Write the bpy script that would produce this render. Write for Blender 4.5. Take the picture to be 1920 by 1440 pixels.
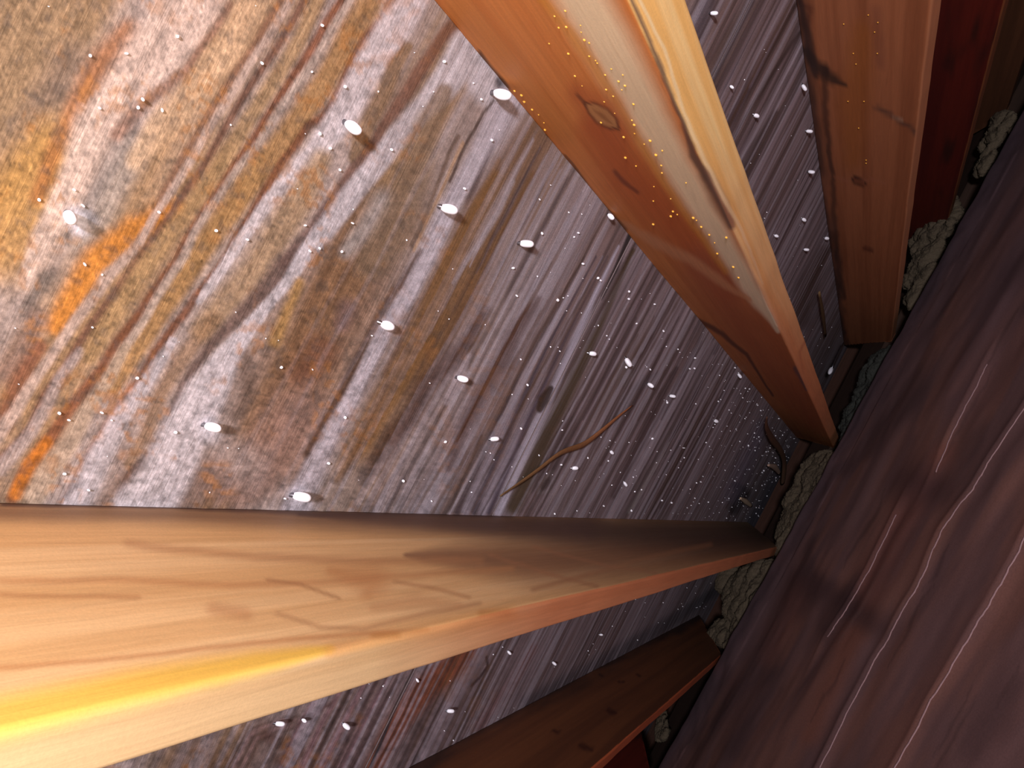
import bpy, bmesh, math, random
import numpy as np
from mathutils import Vector, Matrix
for o in list(bpy.data.objects): bpy.data.objects.remove(o)
scn = bpy.context.scene
COL = scn.collection
rng = np.random.RandomState(7)
random.seed(7)

# ------------------------------------------------------------------ frame of the roof and the camera
U = 0.375                       # metres per unit
F = 1500.0                      # focal length in pixels of a 1920 wide frame
TH = math.radians(23.0)         # roof pitch
CT, ST = math.cos(TH), math.sin(TH)
CAMZ = 2.85                     # camera height above the ceiling boards, in units
u = np.array([670.0, 265.0, F]); u /= np.linalg.norm(u)            # down-slope direction in camera axes (x right, y down, z ahead)
v = np.array([0.4466, -0.8935, 0.0]); v[2] = -(v @ u - v[2]*u[2])/u[2]; v /= np.linalg.norm(v)   # along the eave
n = np.cross(u, v)              # from the sheathing into the attic
h = CT*u - ST*n; up = -ST*u - CT*n

cam = bpy.data.cameras.new('camera'); camo = bpy.data.objects.new('camera', cam); COL.objects.link(camo)
cam.sensor_width = 36.0; cam.lens = 36.0*F/1920.0; cam.clip_start = 0.01
R = Matrix(((v[0], -v[1], -v[2]), (h[0], -h[1], -h[2]), (up[0], -up[1], -up[2])))
camo.matrix_world = Matrix.Translation((0, 0, CAMZ*U)) @ R.to_4x4()
scn.camera = camo
scn.view_settings.view_transform = 'Standard'; scn.view_settings.look = 'None'
scn.view_settings.gamma = 1.0; scn.view_settings.exposure = 0.08; scn.view_settings.use_curve_mapping = False
w = bpy.data.worlds.new('world'); scn.world = w; w.use_nodes = True
w.node_tree.nodes['Background'].inputs[0].default_value = (0.9, 0.75, 0.95, 1)
w.node_tree.nodes['Background'].inputs[1].default_value = 0.012

def W(a, b, c):                 # roof coordinates -> world metres
    return Vector((a*U, (CT*c - ST*b)*U, (-ST*c - CT*b + CAMZ)*U))
def lamp(name, loc, power, radius, color):
    l = bpy.data.lights.new(name, 'POINT'); l.energy = power; l.shadow_soft_size = radius; l.color = color
    o = bpy.data.objects.new(name, l); COL.objects.link(o); o.location = loc; return o
def camvec(x, y, z):            # camera axes (units) -> world
    d = np.array([x, y, z])
    return Vector((d @ v*U, d @ h*U, d @ up*U + CAMZ*U))
FLASH = lamp('phone_flash', camvec(0.03, 0.06, 0.0), 5.4, 0.006, (1.0, 0.92, 0.81))
FILL = lamp('fill_lamp', W(0.25, 0.55, -3.0), 170.0, 0.08, (0.95, 0.90, 1.0))  # unseen fill light added behind the camera to lift the far sheathing

# ------------------------------------------------------------------ helpers
def s2l(c):
    c = np.asarray(c, float)/255.0
    return np.where(c <= 0.04045, c/12.92, ((c+0.055)/1.055)**2.4)
def vnoise(x, y, seed=0):
    xi = np.floor(x).astype(np.int64); yi = np.floor(y).astype(np.int64)
    fx = x-xi; fy = y-yi; fx = fx*fx*(3-2*fx); fy = fy*fy*(3-2*fy)
    def hs(i, j):
        k = (i*374761393 + j*668265263 + seed*1442695041) & 0x7fffffff
        k = ((k ^ (k >> 13))*1274126177) & 0x7fffffff
        return ((k ^ (k >> 16)) & 0xffff)/65535.0
    return (hs(xi, yi)*(1-fx)+hs(xi+1, yi)*fx)*(1-fy)+(hs(xi, yi+1)*(1-fx)+hs(xi+1, yi+1)*fx)*fy
def fbm(x, y, seed=0, o=4):
    r = 0; A = 0.5; t = 0
    for k in range(o):
        r = r+A*vnoise(x*2**k, y*2**k, seed+k*17); t += A; A *= 0.5
    return r/t
def lerp(a, b, t):
    t = np.asarray(t)[..., None]; return a*(1-t)+b*t
def sstep(a, b, x):
    t = np.clip((x-a)/(b-a), 0, 1); return t*t*(3-2*t)
def proj(a, b, c):              # roof coordinates -> photo pixels
    P = np.multiply.outer(a, v)+np.multiply.outer(b, n)+np.multiply.outer(c, u)
    z = P[..., 2]; ok = z > 0.05; zz = np.where(ok, z, 1)
    return np.where(ok, 960+F*P[..., 0]/zz, -9e4), np.where(ok, 720+F*P[..., 1]/zz, -9e4), z
def ray(x, y): return np.array([x-960.0, y-720.0, F])
def on_roof(x, y, b=-1.0):      # where a sight line meets the plane b = const
    r = ray(x, y); s = b/(r @ n); return (r @ v)*s, b, (r @ u)*s
def on_side(x, y, a):           # ... the plane a = const
    r = ray(x, y); s = a/(r @ v); return a, (r @ n)*s, (r @ u)*s
def on_level(x, y, lv):         # ... the level plane at height lv (units above camera); returns x, h
    r = ray(x, y); s = lv/(r @ up); return (r @ v)*s, (r @ h)*s
def stroke(col, px, py, pts, hw, color, alpha=1.0, soft=0.5, colorb=None):
    pts = np.array(pts, float); hw = np.broadcast_to(np.array(hw, float), (len(pts),)) if np.ndim(hw) == 0 or len(np.atleast_1d(hw)) == len(pts) else np.interp(np.linspace(0, 1, len(pts)), np.linspace(0, 1, len(hw)), hw)
    m = hw.max()*1.6+2
    sel = np.where((px > pts[:, 0].min()-m) & (px < pts[:, 0].max()+m) & (py > pts[:, 1].min()-m) & (py < pts[:, 1].max()+m))
    if len(sel[0]) == 0: return
    X = px[sel]; Y = py[sel]; best = np.full(X.shape, 1e9); ts = np.zeros(X.shape)
    nn = len(pts)-1
    for i in range(nn):
        d = pts[i+1]-pts[i]; L = d @ d+1e-9
        t = np.clip(((X-pts[i, 0])*d[0]+(Y-pts[i, 1])*d[1])/L, 0, 1)
        dist = np.hypot(X-pts[i, 0]-t*d[0], Y-pts[i, 1]-t*d[1])
        r = dist/(hw[i]*(1-t)+hw[i+1]*t+1e-6)
        q = r < best; best = np.where(q, r, best); ts = np.where(q, (i+t)/nn, ts)
    k = (1-sstep(1-soft, 1+soft, best))*alpha
    c0 = s2l(color)[None, :]
    cc = c0 if colorb is None else lerp(np.broadcast_to(c0, X.shape+(3,)), s2l(colorb)[None, :], ts)
    col[sel] = col[sel]*(1-k[..., None])+cc*k[..., None]
def mesh_obj(name, verts, faces, mat, cols=None, parent=None, smooth=True):
    me = bpy.data.meshes.new(name)
    verts = np.asarray(verts, np.float32).reshape(-1, 3)
    if isinstance(faces, np.ndarray):
        me.vertices.add(len(verts)); me.vertices.foreach_set('co', verts.ravel())
        me.loops.add(faces.size); me.loops.foreach_set('vertex_index', faces.astype(np.int32).ravel())
        me.polygons.add(len(faces)); me.polygons.foreach_set('loop_start', np.arange(0, faces.size, faces.shape[1], dtype=np.int32))
        me.polygons.foreach_set('loop_total', np.full(len(faces), faces.shape[1], dtype=np.int32))
        me.update(calc_edges=True); me.validate()
    else:
        me.from_pydata([tuple(map(float, p)) for p in verts], [], faces); me.update()
    if smooth: me.polygons.foreach_set('use_smooth', [True]*len(me.polygons))
    if cols is not None:
        at = me.color_attributes.new('paint', 'FLOAT_COLOR', 'POINT')
        d = np.ones((len(verts), 4), np.float32); d[:, :3] = cols.reshape(-1, 3); at.data.foreach_set('color', d.ravel())
    me.materials.append(mat)
    o = bpy.data.objects.new(name, me); COL.objects.link(o)
    if parent: o.parent = parent
    return o
def grid_faces(nu, nv, off=0, wrap=False):
    i, j = np.meshgrid(np.arange(nu-1), np.arange(nv if wrap else nv-1), indexing='ij')
    a = i*nv+j; b = i*nv+(j+1) % nv; c = (i+1)*nv+(j+1) % nv; d = (i+1)*nv+j
    return np.stack([a, d, c, b], -1).reshape(-1, 4)+off
def tag(o, label, cat, group=None, kind=None):
    o['label'] = label; o['category'] = cat
    if group: o['group'] = group
    if kind: o['kind'] = kind
    return o
def struct(o): o['kind'] = 'structure'; return o
def empty(name, loc, rot=(0, 0, 0)):
    o = bpy.data.objects.new(name, None); COL.objects.link(o); o.location = loc; o.rotation_euler = rot; o.empty_display_size = 0.02; return o
ROT = (-TH, 0, 0)
def slope_place(o): o.location = (0, 0, CAMZ*U); o.rotation_euler = ROT; return o
def L3(a, b, c): return (a*U, c*U, -b*U)     # roof coordinates -> local axes of a slope object

def material(name, base=None, rough=0.8, grain=None, grit=0.0, gritscale=500, bump=0.2, metal=0, coat=0, axis='x', grainamt=0.35, spec=0.3):
    m = bpy.data.materials.new(name); m.use_nodes = True; nt = m.node_tree; N = nt.nodes; K = nt.links
    bs = N['Principled BSDF']; bs.inputs['Roughness'].default_value = rough; bs.inputs['Metallic'].default_value = metal
    bs.inputs['Specular IOR Level'].default_value = spec; bs.inputs['Coat Weight'].default_value = coat; bs.inputs['Coat Roughness'].default_value = 0.1
    if base is None:
        at = N.new('ShaderNodeAttribute'); at.attribute_name = 'paint'; src = at.outputs['Color']
    else:
        rg = N.new('ShaderNodeRGB'); c = s2l(base); rg.outputs[0].default_value = (c[0], c[1], c[2], 1); src = rg.outputs[0]
    tc = N.new('ShaderNodeTexCoord')
    hsum = None
    def mul(src, fac, lo, hi):
        mr = N.new('ShaderNodeMapRange'); mr.inputs['From Min'].default_value = 0.3; mr.inputs['From Max'].default_value = 0.7
        mr.inputs['To Min'].default_value = lo; mr.inputs['To Max'].default_value = hi; K.new(fac, mr.inputs['Value'])
        mx = N.new('ShaderNodeVectorMath'); mx.operation = 'SCALE'; K.new(src, mx.inputs[0]); K.new(mr.outputs[0], mx.inputs['Scale']); return mx.outputs[0]
    if grain:
        mp = N.new('ShaderNodeMapping'); K.new(tc.outputs['Object'], mp.inputs['Vector'])
        s = [grain, grain, grain]; s['xyz'.index(axis)] = grain*0.045; mp.inputs['Scale'].default_value = s
        nz = N.new('ShaderNodeTexNoise'); nz.inputs['Scale'].default_value = 1; nz.inputs['Detail'].default_value = 5; nz.inputs['Roughness'].default_value = 0.6; nz.inputs['Distortion'].default_value = 0.6
        K.new(mp.outputs[0], nz.inputs['Vector']); src = mul(src, nz.outputs['Fac'], 1-grainamt, 1+grainamt*0.7); hsum = nz.outputs['Fac']
    if grit:
        nz = N.new('ShaderNodeTexNoise'); nz.inputs['Scale'].default_value = gritscale; nz.inputs['Detail'].default_value = 3; nz.inputs['Roughness'].default_value = 0.7
        K.new(tc.outputs['Object'], nz.inputs['Vector']); src = mul(src, nz.outputs['Fac'], 1-grit, 1+grit)
        if hsum is None: hsum = nz.outputs['Fac']
    K.new(src, bs.inputs['Base Color'])
    if hsum is not None and bump:
        bp = N.new('ShaderNodeBump'); bp.inputs['Strength'].default_value = bump; bp.inputs['Distance'].default_value = 0.002
        K.new(hsum, bp.inputs['Height']); K.new(bp.outputs[0], bs.inputs['Normal'])
    return m
M_PLY = material('weathered_plywood', None, 0.85, grain=330, grit=0.22, gritscale=650, bump=0.25, axis='x', grainamt=0.16)
M_RAF = material('pine_lumber', None, 0.62, grain=260, grit=0.06, gritscale=700, bump=0.12, axis='y', grainamt=0.09)
M_PAPER = material('brown_paper', None, 0.7, grit=0.12, gritscale=260, bump=0.15)
M_FLUFF = material('glass_fibre', (100, 88, 70), 0.95, grit=0.25, gritscale=300, bump=0.5)
M_FROST_AND_GLINT = material('frost', (250, 250, 255), 0.45, spec=0.6)  # frost on nail tips, also the painted reflection on the framing nail
M_STEEL = material('galvanised_steel', (150, 150, 155), 0.35, metal=1)
M_WATER = material('water_bead', (250, 250, 255), 0.15, coat=1.0, spec=1.0)  # flash glints of clear water put into an opaque white colour
M_SAP = material('amber_bead', (255, 190, 70), 0.15, coat=1.0, spec=1.0)
M_CHIP = material('fresh_wood_chip', (225, 195, 160), 0.8, grain=400, grainamt=0.15)
M_DARK = material('old_dark_wood', (70, 45, 34), 0.85, grain=200, grainamt=0.3)
M_BOARD = material('ceiling_board', (120, 105, 92), 0.9, grit=0.1, gritscale=100)
M_SPL = material('splinter_wood', None, 0.7, grain=500, grainamt=0.2)

# ------------------------------------------------------------------ roof sheathing
PALE = (178, 168, 166); TAN = (158, 125, 84); RED = (118, 72, 44); DRK = (84, 58, 42); OCH = (150, 112, 62)
def paint_roof(a, c):
    b = np.full(a.shape, -1.0)
    px, py, z = proj(a, b, c)
    # long figured grain along the eave direction
    wv = 0.03*(fbm(a*0.9+3, c*1.3, 5, 3)-0.5)+0.03*(fbm(a*3, c*4, 8, 2)-0.5)
    g = c+0.25*wv*4+0.08*np.clip(-a, -1, 1)
    f1 = fbm(a*0.6, g*9, 11, 4); f2 = fbm(a*1.2+9, g*34, 21, 3); f3 = fbm(a*2.0, g*90, 31, 2)
    far = sstep(1.2, 2.6, c)
    base = lerp(lerp(np.broadcast_to(s2l((150, 122, 92)), a.shape+(3,)), s2l((160, 145, 138)), sstep(0.42, 0.62, f1)),
                lerp(np.broadcast_to(s2l((138, 120, 122)), a.shape+(3,)), s2l((160, 146, 152)), sstep(0.4, 0.62, f1)), far)
    base = base*(0.68+0.62*f2)[..., None]*(1+(0.30*(f3-0.5)*2)*(0.35+0.65*far))[..., None]
    brown = sstep(0.52, 0.66, fbm(a*1.5+20, g*5+3, 41, 4))*(0.55-0.3*far)
    base = lerp(base, s2l((104, 74, 52))*np.ones(3), brown)
    st1 = fbm(a*0.7+4, g*42, 131, 2); st2 = fbm(a*0.9+14, g*21, 133, 2)
    streak = sstep(0.9, 2.1, c)*(1-0.5*sstep(4, 8, c))
    # domain warp so traced bands get natural edges
    wx = (fbm(px/55, py/55, 51, 3)-0.5)*9; wy = (fbm(px/55+7, py/55, 61, 3)-0.5)*9
    fade = np.clip(1-z/3.5, 0.25, 1)
    X = px+wx*fade; Y = py+wy*fade
    col = base
    S = lambda *k, **q: stroke(col, X, Y, *k, **q)
    # large tone areas
    S([(60, 40), (60, 200), (20, 330)], [150, 130, 90], (140, 116, 88), 0.8, 0.8)
    S([(140, 120), (60, 230), (0, 300)], [40, 30, 20], (118, 104, 98), 0.5, 0.9)
    S([(100, 280), (40, 380), (0, 460)], [60, 80, 70], (176, 134, 74), 0.85, 0.7)
    S([(420, 330), (300, 450), (160, 600), (60, 760)], [70, 80, 80, 70], (150, 120, 86), 0.8, 0.8)
    S([(700, 430), (640, 560), (590, 650), (540, 760), (520, 830)], [60, 85, 95, 85, 70], (132, 100, 72), 0.85, 0.7)
    S([(560, 780), (500, 860), (440, 900)], [60, 60, 50], (150, 122, 110), 0.8, 0.8)
    S([(240, 60), (190, 120), (140, 210), (100, 290), (70, 370)], [22, 26, 22, 16, 14], (150, 96, 52), 0.75, 0.7)
    # pale and dark bands of the face grain, read from the top edge to the left edge
    S([(360, 0), (295, 90), (235, 170), (175, 240), (150, 310), (118, 380), (80, 450), (50, 520)], [60, 52, 46, 40, 30, 26, 22, 15], (198, 176, 162), 0.9, 0.4)
    S([(250, 280), (215, 340), (190, 400), (150, 450)], [28, 30, 30, 20], (150, 140, 130), 0.7, 0.8)
    S([(475, 0), (430, 90), (370, 170), (300, 240), (255, 300)], [30, 28, 26, 24, 18], (190, 160, 128), 0.8, 0.6)
    S([(432, 8), (392, 68), (348, 132), (300, 172), (255, 210), (218, 252)], [7, 7, 8, 10, 12, 14], (132, 98, 80), 0.8, 0.7)
    S([(330, 390), (250, 430), (180, 490), (135, 560), (105, 610)], [16, 24, 26, 24, 18], (196, 126, 46), 0.85, 0.7)
    S([(90, 520), (60, 560), (45, 590)], [14, 12, 9], (84, 78, 72), 0.7, 0.9)
    S([(70, 600), (40, 660), (10, 700)], [22, 22, 20], (120, 96, 88), 0.7, 0.8)
    S([(75, 650), (40, 710), (5, 790)], [14, 18, 20], (116, 72, 50), 0.85, 0.7)
    S([(527, 0), (500, 45), (478, 88), (440, 138), (400, 202), (365, 262), (338, 304), (308, 360), (280, 420)], 8, (122, 88, 68), 0.85, 0.7)
    S([(545, 0), (510, 60), (472, 115), (432, 180), (392, 240), (357, 300), (326, 350), (287, 410), (250, 470), (200, 520), (150, 590), (108, 650), (70, 705), (30, 770), (-10, 820)], [9, 8, 8, 8, 8, 8, 7, 7, 9, 12, 11, 10, 10, 12, 14], (174, 154, 142), 0.9, 0.45)
    S([(572, 0), (546, 45), (520, 90), (490, 132), (455, 182), (420, 242), (387, 300), (350, 352), (322, 400), (280, 455), (235, 522), (192, 580), (150, 640), (120, 690), (82, 742), (58, 800), (30, 832), (-5, 866)], [7]*10+[8]*8, (108, 76, 60), 0.9, 0.6)
    S([(150, 660), (110, 710), (90, 760), (60, 810), (0, 880)], [9, 10, 12, 12, 14], (168, 154, 150), 0.8, 0.5)
    S([(595, 0), (560, 80), (510, 160), (460, 235), (410, 310), (370, 370), (310, 450), (260, 520), (210, 600), (170, 665)], [14, 15, 16, 16, 16, 15, 16, 18, 18, 16], (158, 128, 88), 0.8, 0.6)
    S([(690, 10), (650, 80), (610, 150), (560, 225), (500, 305), (450, 372), (400, 440), (340, 525), (290, 598), (250, 662), (210, 722)], [26, 26, 24, 24, 24, 22, 20, 22, 22, 20, 18], (156, 120, 74), 0.9, 0.5)
    S([(640, 0), (614, 38), (590, 80), (560, 130), (530, 172), (500, 222), (470, 270), (440, 312), (415, 350), (380, 402), (350, 452), (330, 490), (290, 545), (250, 602), (220, 642), (190, 692), (150, 742), (125, 776), (100, 812), (70, 852), (45, 890), (22, 935)], [8]*8+[9]*6+[11]*8, (116, 70, 44), 0.9, 0.55)
    S([(88, 830), (55, 872), (30, 925)], [10, 12, 12], (186, 112, 36), 0.85, 0.6)
    S([(656, 0), (622, 54), (596, 100), (557, 157), (522, 207), (490, 260), (455, 305), (424, 345), (388, 398), (362, 440), (345, 478), (305, 540), (270, 598), (238, 645)], [7]*10+[8]*4, (170, 154, 142), 0.85, 0.5)
    S([(235, 650), (205, 705), (165, 770), (135, 825), (105, 870), (65, 930)], [10, 12, 14, 16, 18, 20], (172, 152, 132), 0.9, 0.45)
    S([(737, 0), (716, 40), (694, 62), (680, 84), (656, 122), (640, 162), (620, 200), (602, 222), (578, 236), (555, 268), (530, 302), (502, 350), (480, 390), (452, 432), (430, 472), (402, 512), (362, 562), (345, 592), (320, 622), (290, 662), (262, 712), (232, 762), (202, 802), (180, 834), (160, 872), (138, 912), (122, 940)], [8, 9, 10, 10]+[8]*15+[10]*8, (112, 68, 42), 0.9, 0.5)
    S([(248, 730), (222, 775), (200, 815)], 12, (156, 92, 40), 0.7, 0.7)
    S([(775, 0), (745, 42), (712, 92), (678, 142), (652, 198), (622, 242), (584, 290), (544, 330), (512, 370), (482, 410), (452, 452), (422, 494), (392, 540), (372, 566)], [28, 32, 30, 26, 26, 24, 18, 14, 13, 12, 11, 10, 10, 6], (196, 188, 190), 0.95, 0.3)
    S([(600, 300), (560, 380), (520, 440), (480, 500), (430, 560), (380, 620)], [20, 28, 30, 28, 26, 22], (158, 130, 96), 0.8, 0.6)
    S([(325, 640), (290, 690), (252, 745), (215, 802), (190, 850), (165, 900), (140, 945)], [8, 12, 14, 18, 22, 26, 26], (184, 178, 182), 0.9, 0.4)
    S([(400, 600), (350, 665), (300, 740), (280, 800), (240, 870)], [16, 16, 14, 12, 10], (140, 110, 80), 0.75, 0.7)
    S([(765, 88), (742, 122), (722, 172), (694, 222), (674, 268), (664, 296)], [10, 14, 16, 16, 18, 12], (134, 108, 80), 0.9, 0.4)
    S([(852, 48), (826, 72), (802, 110), (780, 142), (762, 172), (742, 204), (720, 234), (702, 268), (680, 298), (656, 322), (640, 352), (616, 384), (590, 424), (560, 462), (538, 494)], [16, 11, 11, 12, 12, 11, 9, 9, 10, 9, 10, 12, 13, 14, 14], (122, 82, 58), 0.9, 0.45, colorb=(104, 82, 76))
    S([(538, 494), (510, 530), (480, 560), (440, 604), (400, 644), (368, 684), (345, 722), (325, 762), (292, 838), (245, 888), (225, 930)], [20, 20, 16, 12, 10, 9, 8, 8, 8, 8, 9], (98, 76, 68), 0.85, 0.6)
    S([(930, 160), (880, 90), (838, 150), (806, 190), (772, 226), (742, 262), (712, 300), (682, 336), (652, 374), (622, 412), (592, 450), (566, 484), (540, 526), (508, 564), (478, 602), (442, 648), (415, 690), (385, 740), (350, 800), (325, 860), (300, 910), (260, 960)], [45, 38, 30, 26, 22, 20, 20, 20, 20, 20, 18, 14, 11, 10, 13, 18, 28, 38, 42, 46, 48, 50], (194, 188, 192), 0.95, 0.28)
    S([(720, 380), (690, 430), (650, 470)], [24, 22, 14], (162, 158, 156), 0.7, 0.8)
    S([(835, 170), (804, 230), (784, 290), (772, 340), (760, 392), (735, 440), (700, 490)], [14, 26, 34, 36, 36, 36, 34], (134, 112, 90), 0.85, 0.45)
    S([(440, 850), (455, 870)], [30, 40], (168, 156, 152), 0.6, 0.9)
    S([(560, 530), (535, 590), (515, 640)], [10, 11, 12], (172, 134, 76), 0.8, 0.8)
    S([(460, 670), (468, 740), (445, 780)], [14, 12, 10], (84, 66, 54), 0.55, 0.9)
    S([(650, 580), (640, 610)], [18, 14], (96, 82, 94), 0.5, 0.9)
    S([(600, 660), (565, 700)], [30, 24], (124, 78, 56), 0.6, 0.9)
    S([(970, 170), (930, 232), (900, 290), (870, 340), (852, 374), (832, 412), (812, 460), (790, 502), (760, 560), (740, 592), (720, 622), (700, 662), (680, 702), (660, 742), (630, 792), (600, 850), (572, 915), (555, 960)], [30, 28, 20, 18, 16, 18, 20, 20, 18, 18, 17, 16, 15, 16, 18, 20, 24, 30], (186, 178, 184), 0.95, 0.35)
    S([(925, 190), (906, 212), (890, 242), (872, 272), (855, 312), (842, 342)], [2.5, 3, 3, 3, 3, 2.5], (80, 62, 52), 0.85, 0.6)
    S([(868, 268), (850, 305), (832, 348), (816, 382), (795, 425), (775, 470)], 3, (186, 154, 122), 0.8, 0.6)
    S([(860, 256), (842, 290), (820, 345), (800, 400), (770, 460)], 4, (92, 72, 56), 0.75, 0.7)
    S([(925, 262), (895, 335), (872, 402), (852, 442), (832, 492), (802, 545), (780, 576), (765, 606), (750, 644), (722, 702)], 6, (100, 82, 80), 0.8, 0.6)
    S([(790, 470), (764, 510), (736, 552), (712, 590), (690, 632), (672, 668), (648, 712), (620, 770), (592, 812), (575, 850)], [5, 6, 7, 8, 8, 8, 8, 7, 7, 8], (92, 66, 50), 0.85, 0.6)
    S([(932, 332), (902, 382), (872, 442), (842, 502), (812, 572), (782, 642), (750, 702), (712, 762), (682, 822), (645, 880)], [12, 18, 24, 26, 28, 26, 26, 24, 22, 18], (134, 100, 60), 0.85, 0.55)
    S([(1002, 330), (962, 402), (932, 442), (892, 522), (852, 592), (832, 642), (802, 692)], [8, 10, 12, 22, 26, 26, 24], (122, 90, 58), 0.8, 0.6)
    S([(962, 340), (932, 402), (902, 452), (872, 492), (850, 530)], [4, 5, 5, 5, 3], (160, 150, 152), 0.85, 0.6)
    S([(985, 470), (955, 520), (925, 570), (900, 600)], [8, 8, 7, 6], (152, 138, 138), 0.7, 0.7)
    for q in range(9):
        d = q*13
        S([(1000+d, 262+d*1.1), (965+d, 330+d*1.1), (930+d, 400+d*1.1), (905+d, 445+d*1.1), (880+d, 500+d)], [2, 3.2, 3.5, 3, 1], (96, 84, 88) if q % 2 else (164, 154, 158), 0.7, 0.7)
    S([(910, 580), (875, 642), (842, 682), (802, 722), (782, 770), (742, 812), (702, 872), (682, 900)], [10, 16, 18, 20, 20, 20, 16, 12], (84, 56, 38), 0.8, 0.6)
    S([(1000, 580), (962, 630), (942, 680), (902, 742), (872, 802), (852, 862), (835, 900)], [14, 18, 18, 18, 18, 16, 10], (92, 62, 46), 0.75, 0.6)
    S([(880, 668), (862, 708), (838, 756)], [5, 10, 6], (168, 154, 156), 0.8, 0.6)
    for q in range(12):
        d = q*24
        S([(760+d*1.0, 860-d*0.3), (730+d, 905-d*0.15), (700+d, 958)], [2, 3.5, 4], (150, 142, 148) if q % 3 else (86, 68, 60), 0.65, 0.8)
    S([(650, 900), (620, 950)], [40, 40], (150, 144, 144), 0.5, 0.9)
    S([(820, 880), (790, 950)], [50, 40], (140, 134, 138), 0.4, 0.9)
    # streaks left of the panel joint
    for (k, w0, cc) in ((0, 4, (178, 172, 184)), (-16, 3, (92, 82, 96)), (-28, 4, (168, 160, 172)), (-44, 3, (88, 78, 88)), (-58, 4, (156, 148, 158)), (-74, 3, (84, 72, 76))):
        S([(1152+k*0.75, 480), (1112+k*0.85, 560), (1073+k*0.95, 640), (1038+k, 720), (1006+k, 790), (976+k, 860), (946+k, 925), (932+k, 960)], [1.5, w0*0.7, w0, w0*1.2, w0*1.6, w0*1.9, w0*1.9, w0*1.9], cc, 0.85, 0.6)
    S([(1188, 470), (1142, 570), (1102, 652), (1066, 730), (1034, 794), (1004, 862), (962, 950)], [4, 7, 9, 12, 13, 14, 14], (100, 86, 66), 0.85, 0.6)
    S([(1180, 442), (1155, 505), (1130, 556)], [4, 4, 3], (58, 50, 48), 0.85, 0.6)
    S([(1032, 730), (1020, 750), (1012, 766)], [6, 9, 6], (74, 56, 44), 0.9, 0.5)
    # lower panel, finer straight grain
    for q in range(34):
        x0 = 1235+random.uniform(-60, 260); y0 = 470+(x0-1180)*1.15+random.uniform(0, 160); L = random.uniform(90, 330)
        cc = random.choice([(84, 68, 74), (150, 134, 144), (92, 70, 62), (156, 142, 146), (104, 86, 92), (96, 72, 70)])
        S([(x0, y0), (x0-L*0.25, y0+L*0.5), (x0-L*0.52, y0+L)], [1, random.uniform(2, 5), 1.5], cc, 0.6, 0.8)
    S([(1268, 690), (1240, 742), (1200, 832), (1150, 930)], [4, 8, 8, 6], (86, 66, 66), 0.7, 0.7)
    S([(1232, 700), (1190, 730), (1150, 790)], [5, 10, 12], (96, 88, 94), 0.6, 0.8)
    S([(1255, 830), (1212, 905), (1180, 960)], [1.5, 3, 3.5], (168, 160, 158), 0.7, 0.7)
    S([(1178, 690), (1168, 712)], [16, 12], (134, 126, 128), 0.6, 0.9)
    S([(1060, 800), (1040, 840), (1010, 900)], [20, 26, 22], (84, 72, 76), 0.6, 0.8)
    S([(1035, 885), (1012, 905), (1010, 925), (1030, 918), (1038, 900)], 4, (150, 140, 140), 0.5, 0.7)
    S([(1026, 902), (1018, 914)], 6, (74, 62, 60), 0.7, 0.7)
    S([(1475, 860), (1440, 935), (1415, 980)], [10, 14, 14], (74, 82, 98), 0.7, 0.7)
    S([(1382, 912), (1392, 925), (1376, 955)], [8, 14, 10], (48, 34, 36), 0.9, 0.6)
    S([(1430, 800), (1395, 880), (1370, 930)], [12, 18, 14], (128, 120, 144), 0.5, 0.8)
    # upper right bay
    S([(1408, 0), (1372, 70), (1335, 150), (1320, 190)], [12, 13, 12, 9], (62, 46, 40), 0.8, 0.6)
    S([(1470, 0), (1425, 80), (1380, 150), (1350, 210)], [10, 9, 8, 7], (158, 142, 146), 0.75, 0.6)
    S([(1490, 10), (1448, 90), (1408, 160), (1365, 240)], [4, 4, 5, 6], (84, 60, 52), 0.8, 0.7)
    S([(1500, 60), (1440, 150), (1385, 240), (1362, 290)], [3, 4, 4, 4], (72, 54, 50), 0.8, 0.7)
    S([(1330, 0), (1310, 60), (1300, 90)], [16, 14, 10], (92, 88, 100), 0.7, 0.8)
    S([(1455, 210), (1420, 270), (1395, 320)], [5, 9, 9], (78, 62, 60), 0.75, 0.7)
    S([(1545, 470), (1515, 540), (1500, 600)], [10, 20, 20], (82, 58, 46), 0.75, 0.7)
    for q in range(20):
        x0 = random.uniform(1400, 1560); y0 = random.uniform(60, 500); L = random.uniform(60, 170)
        S([(x0, y0), (x0-L*0.5, y0+L)], [1, 2.6], random.choice([(88, 76, 84), (134, 118, 128), (96, 76, 76)]), 0.55, 0.8)
    # lower bay below the near rafter
    S([(890, 1200), (855, 1245), (795, 1290), (735, 1370), (694, 1450)], [14, 22, 24, 20, 16], (150, 82, 46), 0.85, 0.5)
    S([(775, 1255), (735, 1340), (690, 1450)], [3, 3, 3], (44, 54, 64), 0.9, 0.5)
    for q in range(8):
        d = q*19
        S([(745-d, 1275), (700-d, 1355), (655-d, 1450)], [4, 6, 7], (156, 122, 128) if q % 2 else (78, 58, 58), 0.7, 0.7)
    for q in range(5):
        d = 9+q*9
        S([(470-d, 1440), (490-d*0.6, 1395-d*0.5), (520, 1378-d*0.7), (550+d*0.4, 1372-d*0.6), (600+d*0.6, 1330-d*0.3)], 3, (150, 118, 118) if q % 2 else (78, 56, 50), 0.6, 0.8)
    S([(500, 1380), (530, 1395), (560, 1410), (520, 1425)], [12, 14, 12, 10], (84, 56, 46), 0.7, 0.7)
    S([(912, 1232), (914, 1250), (900, 1270), (884, 1286)], 2.5, (66, 44, 40), 0.85, 0.6)
    S([(990, 1320), (1100, 1260), (1250, 1170), (1340, 1110)], [16, 16, 12, 8], (72, 70, 78), 0.7, 0.7)
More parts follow.
